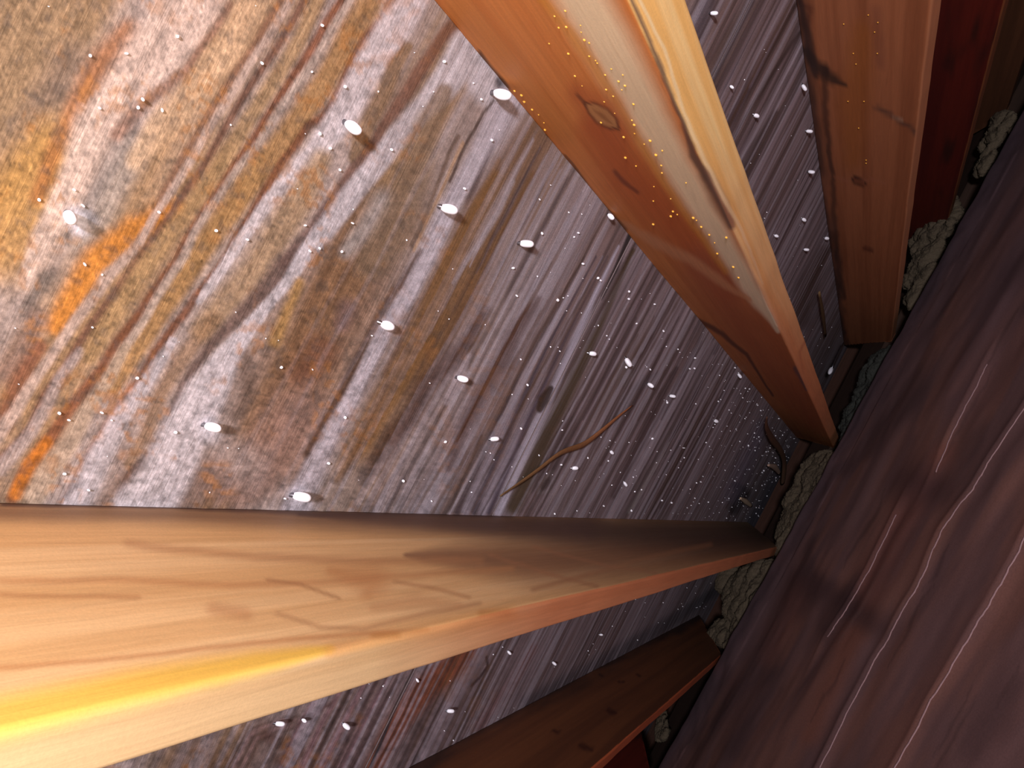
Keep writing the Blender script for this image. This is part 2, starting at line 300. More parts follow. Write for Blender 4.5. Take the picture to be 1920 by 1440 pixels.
    S([(1000, 1215), (960, 1280), (900, 1360)], [8, 10, 10], (150, 110, 108), 0.6, 0.7)
    k1 = sstep(0.56, 0.72, st1)*streak*0.55*(px > -5000); k2 = sstep(0.44, 0.28, st1)*streak*0.6*(px > -5000); k3 = sstep(0.54, 0.72, st2)*streak*0.35
    col[:] = lerp(col, s2l((188, 182, 192))*np.ones(3), k1); col[:] = lerp(col, s2l((72, 56, 50))*np.ones(3), k2); col[:] = lerp(col, s2l((112, 84, 62))*np.ones(3), k3*(c < 3.2))
    S([(936, 300), (902, 372), (872, 442), (842, 502), (812, 572), (782, 642), (750, 702), (712, 762), (682, 822), (630, 900)], [4, 10, 14, 18, 20, 18, 18, 16, 14, 6], (128, 92, 52), 0.55, 0.9)
    S([(1010, 560), (965, 630), (942, 680), (902, 742), (872, 802), (840, 880)], [6, 12, 14, 14, 12, 6], (88, 56, 40), 0.6, 0.9)
    S([(905, 590), (875, 642), (842, 682), (802, 722), (770, 780), (735, 830)], [5, 10, 13, 13, 12, 6], (80, 50, 34), 0.6, 0.9)
    S([(960, 190), (930, 240), (895, 300), (866, 350), (838, 402), (812, 460), (790, 502), (760, 560), (722, 620), (700, 662), (662, 740), (630, 792), (600, 850), (565, 925)], [12, 12, 12, 12, 13, 14, 14, 13, 11, 11, 11, 12, 13, 14], (194, 188, 196), 0.75, 0.6)
    S([(1160, 462), (1120, 545), (1082, 630), (1046, 715), (1012, 785), (980, 855), (948, 925), (934, 960)], [2, 4, 5, 6, 8, 8, 8, 7], (204, 200, 216), 0.85, 0.7)
    S([(1186, 470), (1145, 565), (1104, 652), (1068, 730), (1036, 794), (1005, 862), (964, 950)], [3, 5, 8, 10, 11, 11, 10], (84, 68, 50), 0.8, 0.8)
    S([(1182, 440), (1155, 505), (1128, 562)], [4, 4, 2], (50, 42, 42), 0.85, 0.6)
    S([(1034, 728), (1020, 750), (1012, 768)], [5, 11, 6], (66, 50, 40), 0.9, 0.4)
    S([(882, 664), (862, 708), (838, 756)], [3, 9, 4], (184, 172, 176), 0.8, 0.7)
    # frost halos round the nails and mildew freckles
    S([(139, 407), (150, 420)], [16, 20], (226, 226, 236), 0.75, 0.9)
    S([(165, 400), (175, 415)], [10, 12], (104, 104, 110), 0.6, 0.9)
    S([(393, 808)], 18, (206, 206, 216), 0.6, 0.9) if False else S([(392, 806), (394, 812)], 18, (206, 206, 216), 0.6, 0.9)
    S([(556, 930), (560, 944)], 20, (206, 206, 216), 0.5, 0.9)
    S([(937, 158), (934, 150)], [9, 5], (54, 48, 52), 0.8, 0.8)
    fr = fbm(px/7, py/5, 71, 3); near = 1-sstep(500, 1150, px)
    fr2 = fbm(px/16+5, py/12, 73, 3)
    col *= (1+(0.55*(fr-0.5)*2+0.35*(fr2-0.5)*2)*near*(px > -5000))[..., None]
    rust = sstep(0.55, 0.72, fbm(px/60+3, py/90, 81, 4))*sstep(0.5, 0.6, fbm(px/14, py/11, 85, 2))*near*0.45
    col[:] = lerp(col, s2l((176, 118, 56))*np.ones(3), rust)
    mild = sstep(0.60, 0.75, fbm(px/18, py/16, 91, 3))*near*0.35
    col[:] = lerp(col, s2l((86, 78, 74))*np.ones(3), mild)
    return np.clip(col, 0.004, 0.95)
def roof_panel(c0, c1):
    def steps(lo, hi, f):
        r = [lo]
        while r[-1] < hi: r.append(r[-1]+f(r[-1]))
        r[-1] = hi; return np.array(r)
    ca = steps(c0, c1, lambda c: 0.0034*max(0.30, 0.9*c+0.43))
    aa = steps(-4.6, 6.2, lambda a: 0.0045 if -0.56 < a < 0.52 else (0.010 if -1.8 < a < 1.7 else 0.04))
    C_, A_ = np.meshgrid(ca, aa, indexing='ij')
    col = paint_roof(A_, C_)
    rel = 0.004*(fbm(A_*1.2, C_*26, 101, 3)-0.5)
    # the eave edge of the lower panel is a little ragged
    b = -1.0+rel
    V = np.stack([A_*U, C_*U, -b*U], -1).reshape(-1, 3)
    Fc = grid_faces(len(ca), len(aa))[:, ::-1]
    # thickness: back sheet
    T = 0.05*U; k = len(V)
    corners = np.array([[aa[0]*U, c0*U, U+T], [aa[-1]*U, c0*U, U+T], [aa[-1]*U, c1*U, U+T], [aa[0]*U, c1*U, U+T]])
    V2 = np.vstack([V, corners])
    m, q = len(ca), len(aa)
    extra = np.array([[k, k+1, k+2, k+3], [0, k, k+1, q-1], [(m-1)*q, m*q-1, k+2, k+3], [0, (m-1)*q, k+3, k], [q-1, k+1, k+2, m*q-1]])
    cols = np.vstack([col.reshape(-1, 3), np.tile(s2l((90, 80, 80)), (4, 1))])
    o = mesh_obj('ceiling', V2, np.vstack([Fc, extra]), M_PLY, cols); slope_place(o); struct(o)
    return o
roof_panel(-3.2, 2.396)
roof_panel(2.408, 9.25)

# ------------------------------------------------------------------ rafters
def rafter(a0, t, bl, ctip, cstart, paint, name='rafter', fine=1.0, wob=0.004):
    """a0 = near-side face, t = thickness (signed, away from camera), bl = b of the lower edge"""
    cs = [cstart]
    while cs[-1] < 9.0: cs.append(cs[-1]+0.010/fine*max(0.3, 0.9*cs[-1]+0.4))
    cs = np.array(cs)
    nd, nb_ = int(90*fine), int(24*fine)
    r = 0.010
    prof = []      # (side coordinate 0..t, b)
    for k in range(nd+1): prof.append((0.0, -1.0+(bl-r+1.0)*k/nd))
    for k in range(1, 5):
        q = k/5*math.pi/2; prof.append((r*(1-math.cos(q)), bl-r+r*math.sin(q)))
    sg = 1 if t > 0 else -1; tt = abs(t)
    for k in range(nb_+1): prof.append((r+(tt-2*r)*k/nb_, bl))
    for k in range(1, 5):
        q = k/5*math.pi/2; prof.append((tt-r+r*math.sin(q), bl-r+r*math.cos(q)))
    for k in range(9): prof.append((tt, bl-r-(bl-r+1.0)*k/8))
    prof = np.array(prof); m = len(prof)
    Cc, S_ = np.meshgrid(cs, prof[:, 0], indexing='ij'); _, B_ = np.meshgrid(cs, prof[:, 1], indexing='ij')
    wb = wob*(fbm(cs*1.1, cs*0+a0*7, 5, 3)-0.5)*2
    A_ = a0+sg*S_+wb[:, None]*0.6
    B_ = B_+(B_ > bl-0.05)*(wob*(fbm(cs*2.3+40, cs*0+a0*5, 9, 3)-0.5)*2)[:, None]
    # level seat cut at the wall plate
    climit = ctip+(bl-B_)/math.tan(TH)
    Cc = np.minimum(Cc, climit)
    px, py, z = proj(A_, B_, Cc)
    # longitudinal grain
    pos = np.cumsum(np.r_[0, np.hypot(*np.diff(prof, axis=0).T)])
    P_ = np.broadcast_to(pos[None, :], Cc.shape)
    side = (B_ < bl-r*0.6)
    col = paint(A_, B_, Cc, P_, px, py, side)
    V = np.stack([A_*U, Cc*U, -B_*U], -1).reshape(-1, 3)
    Fc = grid_faces(len(cs), m)
    if sg < 0: Fc = Fc[:, ::-1]
    Fc = list(map(tuple, Fc))
    o = None
    me_faces = np.array(Fc)
    # top strip closes the box; end cap as a fan
    tops = np.array([[i*m, (i+1)*m, (i+1)*m+m-1, i*m+m-1] for i in range(len(cs)-1)])
    if sg > 0: tops = tops[:, ::-1]
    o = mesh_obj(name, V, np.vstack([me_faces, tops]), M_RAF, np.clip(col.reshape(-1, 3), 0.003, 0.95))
    slope_place(o)
    return o
def base_wood(c, p, lo, hi, seed, freq=26):
    ww = p+0.02*(fbm(c*0.5, p*4, seed+3, 3)-0.5)*2
    f = fbm(c*0.35, ww*freq, seed, 4)
    return lerp(np.broadcast_to(s2l(lo), c.shape+(3,)), s2l(hi), sstep(0.3, 0.7, f))
def warp(px, py, k=6, s=30, seed=3):
    return px+(fbm(px/s, py/s, seed, 3)-0.5)*k*2, py+(fbm(px/s+9, py/s, seed+5, 3)-0.5)*k*2
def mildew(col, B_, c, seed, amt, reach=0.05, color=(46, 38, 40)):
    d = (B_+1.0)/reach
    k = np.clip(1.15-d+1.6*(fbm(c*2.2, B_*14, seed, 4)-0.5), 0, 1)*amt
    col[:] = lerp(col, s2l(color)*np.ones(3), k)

def paint_A(A_, B_, c, p, px, py, side):
    col = base_wood(c, p, (226, 182, 126), (244, 206, 152), 3).copy()
    X, Y = warp(px, py, 2.5, 60)
    S = lambda *k, **q: stroke(col, X, Y, *k, **q)
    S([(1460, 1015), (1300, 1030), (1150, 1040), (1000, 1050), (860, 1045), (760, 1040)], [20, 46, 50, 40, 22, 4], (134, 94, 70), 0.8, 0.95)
    S([(1420, 1000), (1280, 1000), (1150, 996), (1000, 985), (860, 978), (700, 970), (560, 964)], [34, 32, 28, 22, 16, 10, 3], (66, 50, 46), 0.8, 0.9)  # darker band along the sheathing edge, widening towards the eave
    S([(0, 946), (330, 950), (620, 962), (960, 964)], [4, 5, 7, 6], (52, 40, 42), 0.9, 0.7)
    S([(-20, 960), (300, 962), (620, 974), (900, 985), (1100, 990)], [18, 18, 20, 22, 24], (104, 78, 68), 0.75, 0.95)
    for pts, wd, cc in (([(0, 1115), (130, 1118), (260, 1120)], 3, (150, 104, 66)), ([(0, 1252), (250, 1232), (470, 1205), (640, 1192), (800, 1180)], 3, (176, 112, 66)),
                        ([(0, 1090), (200, 1086), (440, 1098), (600, 1092), (760, 1078), (960, 1066)], 4, (186, 132, 84)), ([(240, 1020), (480, 1045), (700, 1052), (900, 1050)], 5, (168, 122, 84)),
                        ([(500, 1088), (560, 1094), (636, 1122)], 2.2, (128, 86, 56)), ([(620, 1070), (700, 1090), (690, 1110)], [6, 18, 10], (190, 128, 76)),
                        ([(520, 1150), (600, 1176), (680, 1180), (800, 1150), (900, 1130)], 3, (164, 128, 96)), ([(880, 1120), (800, 1100), (740, 1090)], 2.5, (166, 120, 84)),
                        ([(400, 1140), (460, 1150)], [8, 8], (184, 136, 96)), ([(700, 1140), (780, 1128), (860, 1135)], [5, 9, 5], (206, 164, 118)),
                        ([(1000, 1105), (1080, 1085), (1200, 1050), (1330, 1020)], 3, (140, 98, 72)), ([(920, 1040), (1060, 1085), (1120, 1100)], 2.5, (146, 102, 76)), ([(1000, 1025), (1130, 1060), (1230, 1075)], 2, (150, 104, 80))):
        S(pts, np.array(wd)*1.5, tuple(0.5*np.array(cc)+0.5*np.array((214, 160, 108))), 0.6, 0.95)
    S([(-20, 1352), (240, 1292), (480, 1244), (620, 1218)], [40, 34, 22, 8], (250, 205, 84), 0.85, 0.7)  # overexposed yellow glow along the lower arris painted into the wood
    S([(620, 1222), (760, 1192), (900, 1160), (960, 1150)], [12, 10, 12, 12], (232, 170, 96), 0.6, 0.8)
    S([(700, 1192), (745, 1190)], [6, 6], (196, 132, 66), 0.5, 0.8)
    S([(905, 1150), (950, 1148)], [8, 8], (190, 124, 62), 0.5, 0.8)
    low = ~side & (px > 700)
    col[low] = lerp(col[low], s2l((214, 128, 84)), np.clip((px[low]-700)/400, 0, 0.85))
    return col
def paint_B(A_, B_, c, p, px, py, side):
    col = base_wood(c, p, (214, 132, 68), (228, 150, 84), 13).copy()
    nar = ~side
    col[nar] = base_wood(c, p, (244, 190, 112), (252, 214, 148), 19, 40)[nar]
    X, Y = warp(px, py, 2.5, 30)
    S = lambda *k, **q: stroke(col, X, Y, *k, **q)
    S([(860, 20), (960, 130), (1060, 250)], [30, 30, 20], (212, 140, 74), 0.7, 0.8)
    S([(1120, 240), (1180, 330), (1290, 440), (1370, 540)], [30, 44, 44, 24], (190, 98, 46), 0.85, 0.8)
    S([(1320, 500), (1430, 640), (1530, 780)], [40, 50, 36], (182, 100, 64), 0.75, 0.8)
    S([(1085, -10), (1140, 80), (1195, 180), (1250, 280), (1310, 380), (1370, 480), (1420, 560), (1460, 620)], [46, 42, 36, 26, 22, 15, 4], (255, 232, 200), 0.95, 0.6)
    S([(1015, 0), (1070, 60), (1120, 130), (1170, 215), (1220, 300), (1300, 420), (1360, 510)], [8, 10, 9, 8, 7, 7, 6], (226, 156, 60), 0.6, 0.8)
    S([(1182, -5), (1212, 60), (1240, 130), (1262, 190), (1280, 225), (1300, 290), (1330, 340), (1358, 385), (1372, 425)], [4, 4.5, 5, 4, 4, 7, 10, 9, 7], (92, 74, 70), 0.85, 0.6)
    S([(1322, 330), (1345, 372), (1368, 418)], [12, 14, 9], (110, 84, 74), 0.65, 0.9)
    S([(1200, 0), (1245, 90), (1275, 190), (1300, 255), (1345, 350), (1395, 440), (1430, 530)], [3, 3, 3, 3.5, 4, 3, 2], (250, 222, 170), 0.8, 0.7)
    S([(1168, 418), (1230, 455), (1300, 490), (1360, 535), (1405, 560)], [5, 10, 9, 7, 4], (222, 160, 116), 0.75, 0.7)
    S([(1310, 600), (1352, 625), (1400, 665), (1436, 720), (1450, 742)], [4, 5, 3, 2, 2], (92, 48, 36), 0.8, 0.7)
    S([(1320, 680), (1400, 770), (1480, 820)], [8, 12, 10], (120, 62, 42), 0.5, 0.9)
    S([(1520, 620), (1500, 660), (1505, 700)], [2.5, 2.5, 2], (112, 66, 50), 0.7, 0.7)
    S([(1490, 690), (1512, 730)], [4, 3], (104, 84, 92), 0.7, 0.8)
    # knots
    S([(1085, 175), (1130, 215), (1160, 250)], [20, 34, 24], (190, 104, 58), 0.7, 0.9)
    S([(1098, 194), (1114, 204), (1130, 217), (1146, 229), (1158, 240)], [5, 14, 18, 14, 5], (104, 56, 34), 0.9, 0.3)
    S([(1102, 197), (1115, 205), (1130, 217), (1144, 227), (1154, 236)], [3, 10.5, 14.5, 10.5, 3], (196, 142, 92), 0.95, 0.25)
    S([(1112, 204), (1130, 217), (1146, 230)], [1, 5, 1], (150, 98, 58), 0.7, 0.8)
    S([(1082, 178), (1098, 194)], [3, 4], (112, 64, 40), 0.7, 0.7)
    S([(1152, 322), (1168, 340), (1196, 362)], [4, 5, 3], (124, 62, 38), 0.8, 0.8)
    # seam where the dark edge meets the sheathing
    S([(900, 98), (928, 140), (955, 165)], [3, 6, 3], (64, 44, 34), 0.8, 0.7)
    S([(1060, 290), (1120, 375), (1170, 430)], [2, 4, 5], (70, 48, 38), 0.7, 0.7)
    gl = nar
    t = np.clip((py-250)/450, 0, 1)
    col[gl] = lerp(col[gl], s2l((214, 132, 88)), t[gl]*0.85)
    return col
def paint_C(A_, B_, c, p, px, py, side):
    col = base_wood(c, p, (164, 98, 62), (186, 116, 76), 23, 30).copy()
    X, Y = warp(px, py, 5, 22)
    S = lambda *k, **q: stroke(col, X, Y, *k, **q)
    S([(1620, 60), (1600, 200), (1600, 300)], [22, 28, 20], (176, 104, 48), 0.7, 0.9)
    S([(1512, 95), (1535, 128), (1562, 148), (1585, 158)], [8, 12, 10, 4], (52, 42, 36), 0.85, 0.7)
    S([(1500, -5), (1508, 40), (1520, 90), (1528, 140)], [5, 6, 8, 6], (66, 44, 36), 0.75, 0.7)
    S([(1545, 130), (1550, 230), (1560, 330), (1565, 420), (1580, 560)], [8, 5, 4, 6, 4], (60, 40, 34), 0.7, 0.8)
    S([(1505, 8), (1520, 20), (1515, 42)], [5, 5, 4], (110, 60, 42), 0.6, 0.8)
    S([(1630, 196), (1662, 212), (1690, 228), (1715, 250)], [2, 4, 4, 3], (104, 74, 62), 0.75, 0.8)
    S([(1672, 218), (1692, 222)], 2, (186, 146, 118), 0.7, 0.7)
    S([(1562, 330), (1590, 338), (1640, 335), (1660, 345)], [2, 3, 3, 2], (186, 118, 86), 0.5, 0.8)
    S([(1599, 336), (1606, 339), (1617, 344), (1623, 347)], [2, 7, 7, 2], (74, 40, 30), 0.9, 0.4)
    S([(1602, 337), (1607, 340), (1616, 343), (1620, 345)], [1, 4, 4, 1], (150, 88, 58), 0.9, 0.4)
    S([(1622, 464), (1634, 468)], [5, 5], (104, 54, 38), 0.7, 0.6)
    S([(1640, 20), (1650, 120)], [10, 10], (150, 90, 66), 0.5, 0.9)
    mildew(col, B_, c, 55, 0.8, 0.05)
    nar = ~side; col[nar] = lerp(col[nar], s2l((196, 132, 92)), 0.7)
    return col
def paint_F(A_, B_, c, p, px, py, side):
    col = base_wood(c, p, (112, 66, 38), (94, 54, 32), 33, 22).copy()
    X, Y = warp(px, py, 4, 20)
    for (kx, ky, r) in ((1147, 1335, 7), (1098, 1402, 9), (1042, 1372, 6), (1165, 1280, 4), (1195, 1268, 3), (1125, 1265, 3)):
        stroke(col, X, Y, [(kx-r, ky-r*0.3), (kx+r, ky+r*0.3)], r*0.6, (62, 28, 18), 0.85, 0.6)
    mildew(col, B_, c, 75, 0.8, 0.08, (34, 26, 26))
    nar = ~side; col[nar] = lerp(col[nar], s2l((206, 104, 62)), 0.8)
    return col
def paint_D(A_, B_, c, p, px, py, side):
    col = base_wood(c, p, (92, 28, 20), (110, 36, 24), 43, 20).copy()
    bl = sstep(0.55, 0.75, fbm(c*1.3, B_*9, 47, 3))
    col[:] = lerp(col, s2l((44, 26, 20))*np.ones(3), bl*0.7)
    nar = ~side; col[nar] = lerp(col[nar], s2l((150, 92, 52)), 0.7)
    return col
def paint_E(A_, B_, c, p, px, py, side):
    return base_wood(c, p, (96, 60, 40), (112, 70, 46), 53, 20).copy()
TS = 0.090
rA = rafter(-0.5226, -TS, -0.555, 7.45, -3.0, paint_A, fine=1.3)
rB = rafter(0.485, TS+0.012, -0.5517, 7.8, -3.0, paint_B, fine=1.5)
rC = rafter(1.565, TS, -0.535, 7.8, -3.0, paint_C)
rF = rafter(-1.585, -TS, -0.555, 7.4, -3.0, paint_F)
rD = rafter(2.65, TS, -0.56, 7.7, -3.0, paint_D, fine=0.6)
rE = rafter(3.74, TS, -0.56, 7.7, -3.0, paint_E, fine=0.5)
rG = rafter(-2.70, -TS, -0.60, 7.1, -3.0, paint_D, fine=0.5)
tag(rA, 'large pale yellow pine rafter running level across the lower left, closest to the camera', 'rafter', 'roof rafters')
tag(rB, 'orange rafter with a cream sapwood stripe and an oval knot, crossing the top centre', 'rafter', 'roof rafters')
tag(rC, 'reddish brown rafter with dark mildew on its left edge, right of the striped orange rafter', 'rafter', 'roof rafters')
tag(rF, 'brown rafter in shadow with small dark knots and an orange lower edge, at the bottom', 'rafter', 'roof rafters')
tag(rD, 'dark red rafter side just right of the reddish brown mildewed rafter', 'rafter', 'roof rafters')
tag(rE, 'farthest dull brown rafter in the top right corner beyond the dark red one', 'rafter', 'roof rafters')
tag(rG, 'very dark rafter glimpsed below the one with the orange lower edge', 'rafter', 'roof rafters')

# ------------------------------------------------------------------ wall plate, eave board, ceiling boards
def level_box(name, x0, x1, h0, h1, z0, z1, mat):
    bm = bmesh.new(); bmesh.ops.create_cube(bm, size=1)
    for q in bm.verts:
        q.co = Vector(((x0+x1)/2+q.co.x*(x1-x0), (h0+h1)/2+q.co.y*(h1-h0), (z0+z1)/2+q.co.z*(z1-z0)))*U
    bmesh.ops.bevel(bm, geom=bm.edges[:], offset=0.006*U, segments=2, affect='EDGES')
    me = bpy.data.meshes.new(name); bm.to_mesh(me); bm.free(); me.materials.append(mat)
    o = bpy.data.objects.new(name, me); COL.objects.link(o); return o
# level of the seat cut: up = -ST*c - CT*b at (7.8, -.552)
ZP = -ST*7.8+CT*0.552+CAMZ
HP = CT*7.8+ST*0.552
plate = level_box('wall_plate', -4.5, 6.0, HP+0.10, HP+0.62, ZP-0.20, ZP-0.004, M_CHIP)
plate.data.materials[0] = material('plate_wood', (60, 42, 32), 0.8, grain=120, axis='x', grainamt=0.25)
tag(plate, 'brown wooden wall plate under the rafter ends at the eave', 'wall plate')
fl = level_box('floor', -4.6, 6.2, -3.4, 9.6, -0.12, 0.0, M_BOARD); struct(fl)
we = level_box('wall_eave', -4.6, 6.2, 9.0, 9.08, 0.0, ZP+0.02, M_DARK); struct(we)

# ------------------------------------------------------------------ paper faced insulation
LV = -2.29                      # level of the paper surface below the camera
e0 = on_level(1244, 1436, LV); e1 = on_level(1915, 225, LV)
def edge_h(x): return e0[1]+(x-e0[0])*(e1[1]-e0[1])/(e1[0]-e0[0])
folds = {
 'a': [(1915, 762), (1855, 852), (1838, 882), (1820, 915), (1792, 950), (1765, 992), (1748, 1030), (1730, 1075), (1712, 1108), (1680, 1155), (1658, 1195), (1632, 1235), (1580, 1335), (1530, 1436)],
 'b': [(1925, 985), (1900, 1040), (1875, 1085), (1850, 1130), (1825, 1170), (1790, 1230), (1740, 1310), (1705, 1380), (1668, 1445)],
 'c': [(1674, 962), (1650, 1010), (1625, 1060), (1602, 1100), (1580, 1140), (1562, 1168), (1546, 1192)],
 'd': [(1845, 680), (1820, 730), (1790, 786), (1768, 835), (1748, 882)],
}
def paper():
    xs = np.linspace(-4.4, 6.0, 420)
    tt = np.r_[np.linspace(-0.0, 0.34, 22)[:-1]-0.34, np.linspace(0, 4.2, 300), np.linspace(4.25, 9.4, 60)]
    X_, T_ = np.meshgrid(xs, tt, indexing='ij')
    Hh = edge_h(X_)-np.maximum(T_, 0)+0.05
    Zr = np.full(X_.shape, LV)
    r = 0.14
    # rounded far edge dropping to the boards
    q = np.clip(-T_/0.34, 0, 1)
    ang = np.clip(q*1.8, 0, 1)*math.pi/2
    Hh = np.where(T_ < 0, edge_h(X_)+0.05+r*np.sin(ang), Hh)
    Zr = np.where(T_ < 0, LV-r*(1-np.cos(ang))-np.clip(q*1.8-1, 0, 1)*0.40, Zr)
    hq = edge_h(X_)-Hh
    und = 0.030*(fbm(X_*0.9, hq*2.4, 201, 2)-0.5)*2+0.005*(fbm(X_*3+9, hq*7, 205, 2)-0.5)*2
    Zr = Zr+und*sstep(-0.2, 0.3, T_)
    Zr = Zr+0.02*(fbm(X_*6, T_*3, 233, 3)-0.5)*(T_ < 0.3)
    # tented folds
    for pts in folds.values():
        P = np.array([on_level(x, y, LV) for x, y in pts])
        o = np.argsort(P[:, 0]); P = P[o]
        hl = np.interp(X_, P[:, 0], P[:, 1]); inr = sstep(P[0, 0]-0.3, P[0, 0], X_)*(1-sstep(P[-1, 0], P[-1, 0]+0.3, X_))
        d = np.abs(Hh-hl)
        Zr += inr*(0.012*np.exp(-(d/0.04)**1.2)-0.008*np.exp(-((Hh-hl+0.10)/0.08)**2))
    a_ = X_; b_ = -ST*Hh-CT*Zr; c_ = CT*Hh-ST*Zr
    px, py, z = proj(a_, b_, c_)
    lo = s2l((112, 84, 82)); hi = s2l((128, 90, 80))
    f = fbm(X_*1.1, hq*4.5, 211, 4)
    col = lerp(np.broadcast_to(lo, X_.shape+(3,)), hi, sstep(0.35, 0.7, f))
    f2 = fbm(X_*1.6+5, hq*2.2, 221, 3); col = lerp(col, s2l((84, 62, 62))*np.ones(3), sstep(0.5, 0.7, f2)*0.7)
    f3 = fbm(X_*0.7, hq*26, 231, 2); col = col*(0.93+0.14*f3)[..., None]
    edge = 1-sstep(0.0, 0.5, T_); col = lerp(col, s2l((112, 92, 98))*np.ones(3), edge*0.8)
    col = col.copy(); X, Y = warp(px, py, 8, 40)
    S = lambda *k, **q: stroke(col, X, Y, *k, **q)
    S([(1770, 850), (1700, 960), (1640, 1080), (1620, 1130)], [18, 26, 26, 18], (132, 84, 72), 0.65, 0.9)  # reddish and dark patches put the shading of low undulations into the colour
    S([(1600, 1190), (1560, 1280), (1520, 1380)], [22, 22, 20], (134, 86, 70), 0.65, 0.9)
    S([(1500, 1110), (1460, 1190), (1440, 1230)], [20, 22, 18], (128, 84, 74), 0.55, 0.9)
    S([(1700, 900), (1760, 920)], [40, 34], (80, 56, 56), 0.7, 0.9)
    S([(1520, 1100), (1590, 1130), (1640, 1170)], [26, 22, 26], (76, 54, 54), 0.7, 0.9)
    S([(1440, 1270), (1400, 1330), (1380, 1400)], [30, 30, 26], (88, 66, 66), 0.6, 0.9)
    S([(1880, 260), (1780, 420), (1700, 560), (1640, 690), (1580, 810)], [40, 50, 50, 40, 30], (96, 80, 88), 0.6, 0.9)
    S([(1900, 420), (1860, 640), (1800, 760)], [50, 60, 40], (104, 80, 84), 0.5, 0.9)
    for k in range(14):
        x0 = random.uniform(1560, 1920); y0 = random.uniform(500, 1300); L = random.uniform(80, 240)
        S([(x0, y0), (x0-L*0.27, y0+L*0.5), (x0-L*0.56, y0+L)], [1, 4, 1], random.choice([(62, 46, 48), (70, 52, 50), (128, 96, 88)]), 0.4, 0.9)
    V = np.stack([X_*U, Hh*U, (Zr+CAMZ)*U], -1).reshape(-1, 3)
    return V, grid_faces(len(xs), len(tt)), col, (X_, Hh, Zr)
Vp, Fp, Cp, Gp = paper()
batt = empty('insulation_blanket', (0, 0.0, 0.0))
tag(batt, 'brown paper faced insulation blanket with pale creases, laid along the eave at the right', 'insulation')
pf = mesh_obj('paper_facing', Vp, Fp[:, ::-1], M_PAPER, Cp, batt)
# each pale crease: a thin raised fold following the paper
def paper_z(x, hh):
    X_, Hh, Zr = Gp
    i = int(np.clip(round((x+4.4)/10.4*419), 0, 419)); return float(np.interp(hh, Hh[i][::-1], Zr[i][::-1]))
M_FOLD = material('worn_paper_fold', (168, 136, 136), 0.6, grit=0.15, gritscale=200)
for key, pts in folds.items():
    P = [on_level(x, y, LV+0.02) for x, y in pts]; D = []
    for i in range(len(P)-1):
        for k in range(6): t = k/6; D.append((P[i][0]*(1-t)+P[i+1][0]*t, P[i][1]*(1-t)+P[i+1][1]*t))
    D.append(P[-1]); N_ = len(D); vs = []; wmax = {'a': 0.0035, 'b': 0.003, 'c': 0.0028, 'd': 0.0015}[key]
    for i, (x, hh) in enumerate(D):
        tp = min(1, 6*i/N_, 6*(N_-1-i)/N_); wd = wmax*(0.25+0.75*vnoise(np.array([i*0.35]), np.array([hash(key[0]) % 1+3.3]), 5)[0])*max(0.1, tp)
        j = 0.0025*math.sin(i*0.9)+0.002*math.sin(i*2.3)
        z = paper_z(x, hh+j)
        vs += [(x*U, (hh+j-wd)*U, (z-0.004+CAMZ)*U), (x*U, (hh+j)*U, (z+0.007+CAMZ)*U), (x*U, (hh+j+wd)*U, (z-0.004+CAMZ)*U)]
    fs = []
    for i in range(N_-1):
        for k in range(2): fs.append((i*3+k, i*3+k+1, (i+1)*3+k+1, (i+1)*3+k))
    fo = mesh_obj('crease', vs, fs, M_FOLD, None, batt); fo['label'] = 'pale worn crease in the brown paper'

# ------------------------------------------------------------------ fibre tufts at the eave
def tuft(blobs, label, seed, mat=None):
    """blobs: (px, py, level, rx px), lumps of fibre merged into one fluffy mesh"""
    bm = bmesh.new()
    for (x, y, lv, rp) in blobs:
        X, H = on_level(x, y, lv); P = X*v+H*h+lv*up; rad = rp*P[2]/F
        bmesh.ops.create_icosphere(bm, subdivisions=3, radius=rad*U, matrix=Matrix.Translation((X*U, H*U, (lv+CAMZ)*U)) @ Matrix.Diagonal((1.25, 1.0, 0.8, 1)))
    me = bpy.data.meshes.new('t'); bm.to_mesh(me); bm.free()
    o = bpy.data.objects.new('t', me); COL.objects.link(o)
    m = o.modifiers.new('r', 'REMESH'); m.mode = 'VOXEL'; m.voxel_size = 0.0035
    m2 = o.modifiers.new('s', 'SMOOTH'); m2.factor = 0.9; m2.iterations = 22
    dg = bpy.context.evaluated_depsgraph_get(); me2 = bpy.data.meshes.new_from_object(o.evaluated_get(dg)); bpy.data.objects.remove(o)
    co = np.zeros(len(me2.vertices)*3); me2.vertices.foreach_get('co', co); co = co.reshape(-1, 3)
    nr = np.zeros(len(me2.vertices)*3); me2.vertices.foreach_get('normal', nr); nr = nr.reshape(-1, 3)
    a1 = co[:, 0]*30+co[:, 2]*23; a2 = co[:, 1]*30-co[:, 2]*17
    dsp = 0.012*(fbm(a1*0.8, a2*0.8, seed, 2)-0.5)*2+0.004*(fbm(a1*4, a2*4, seed+1, 2)-0.5)*2+0.0022*(np.random.RandomState(seed).rand(len(co))-0.5)*2
    co = co+nr*dsp[:, None]; me2.vertices.foreach_set('co', co.ravel()); me2.update(); me2.name = 'insulation_tuft'
    me2.polygons.foreach_set('use_smooth', [True]*len(me2.polygons)); me2.materials.clear(); me2.materials.append(mat or M_FLUFF)
    o = bpy.data.objects.new('insulation_tuft', me2); COL.objects.link(o)
    tag(o, label, 'insulation', 'insulation tufts at the eave'); return o
Z0 = -2.43
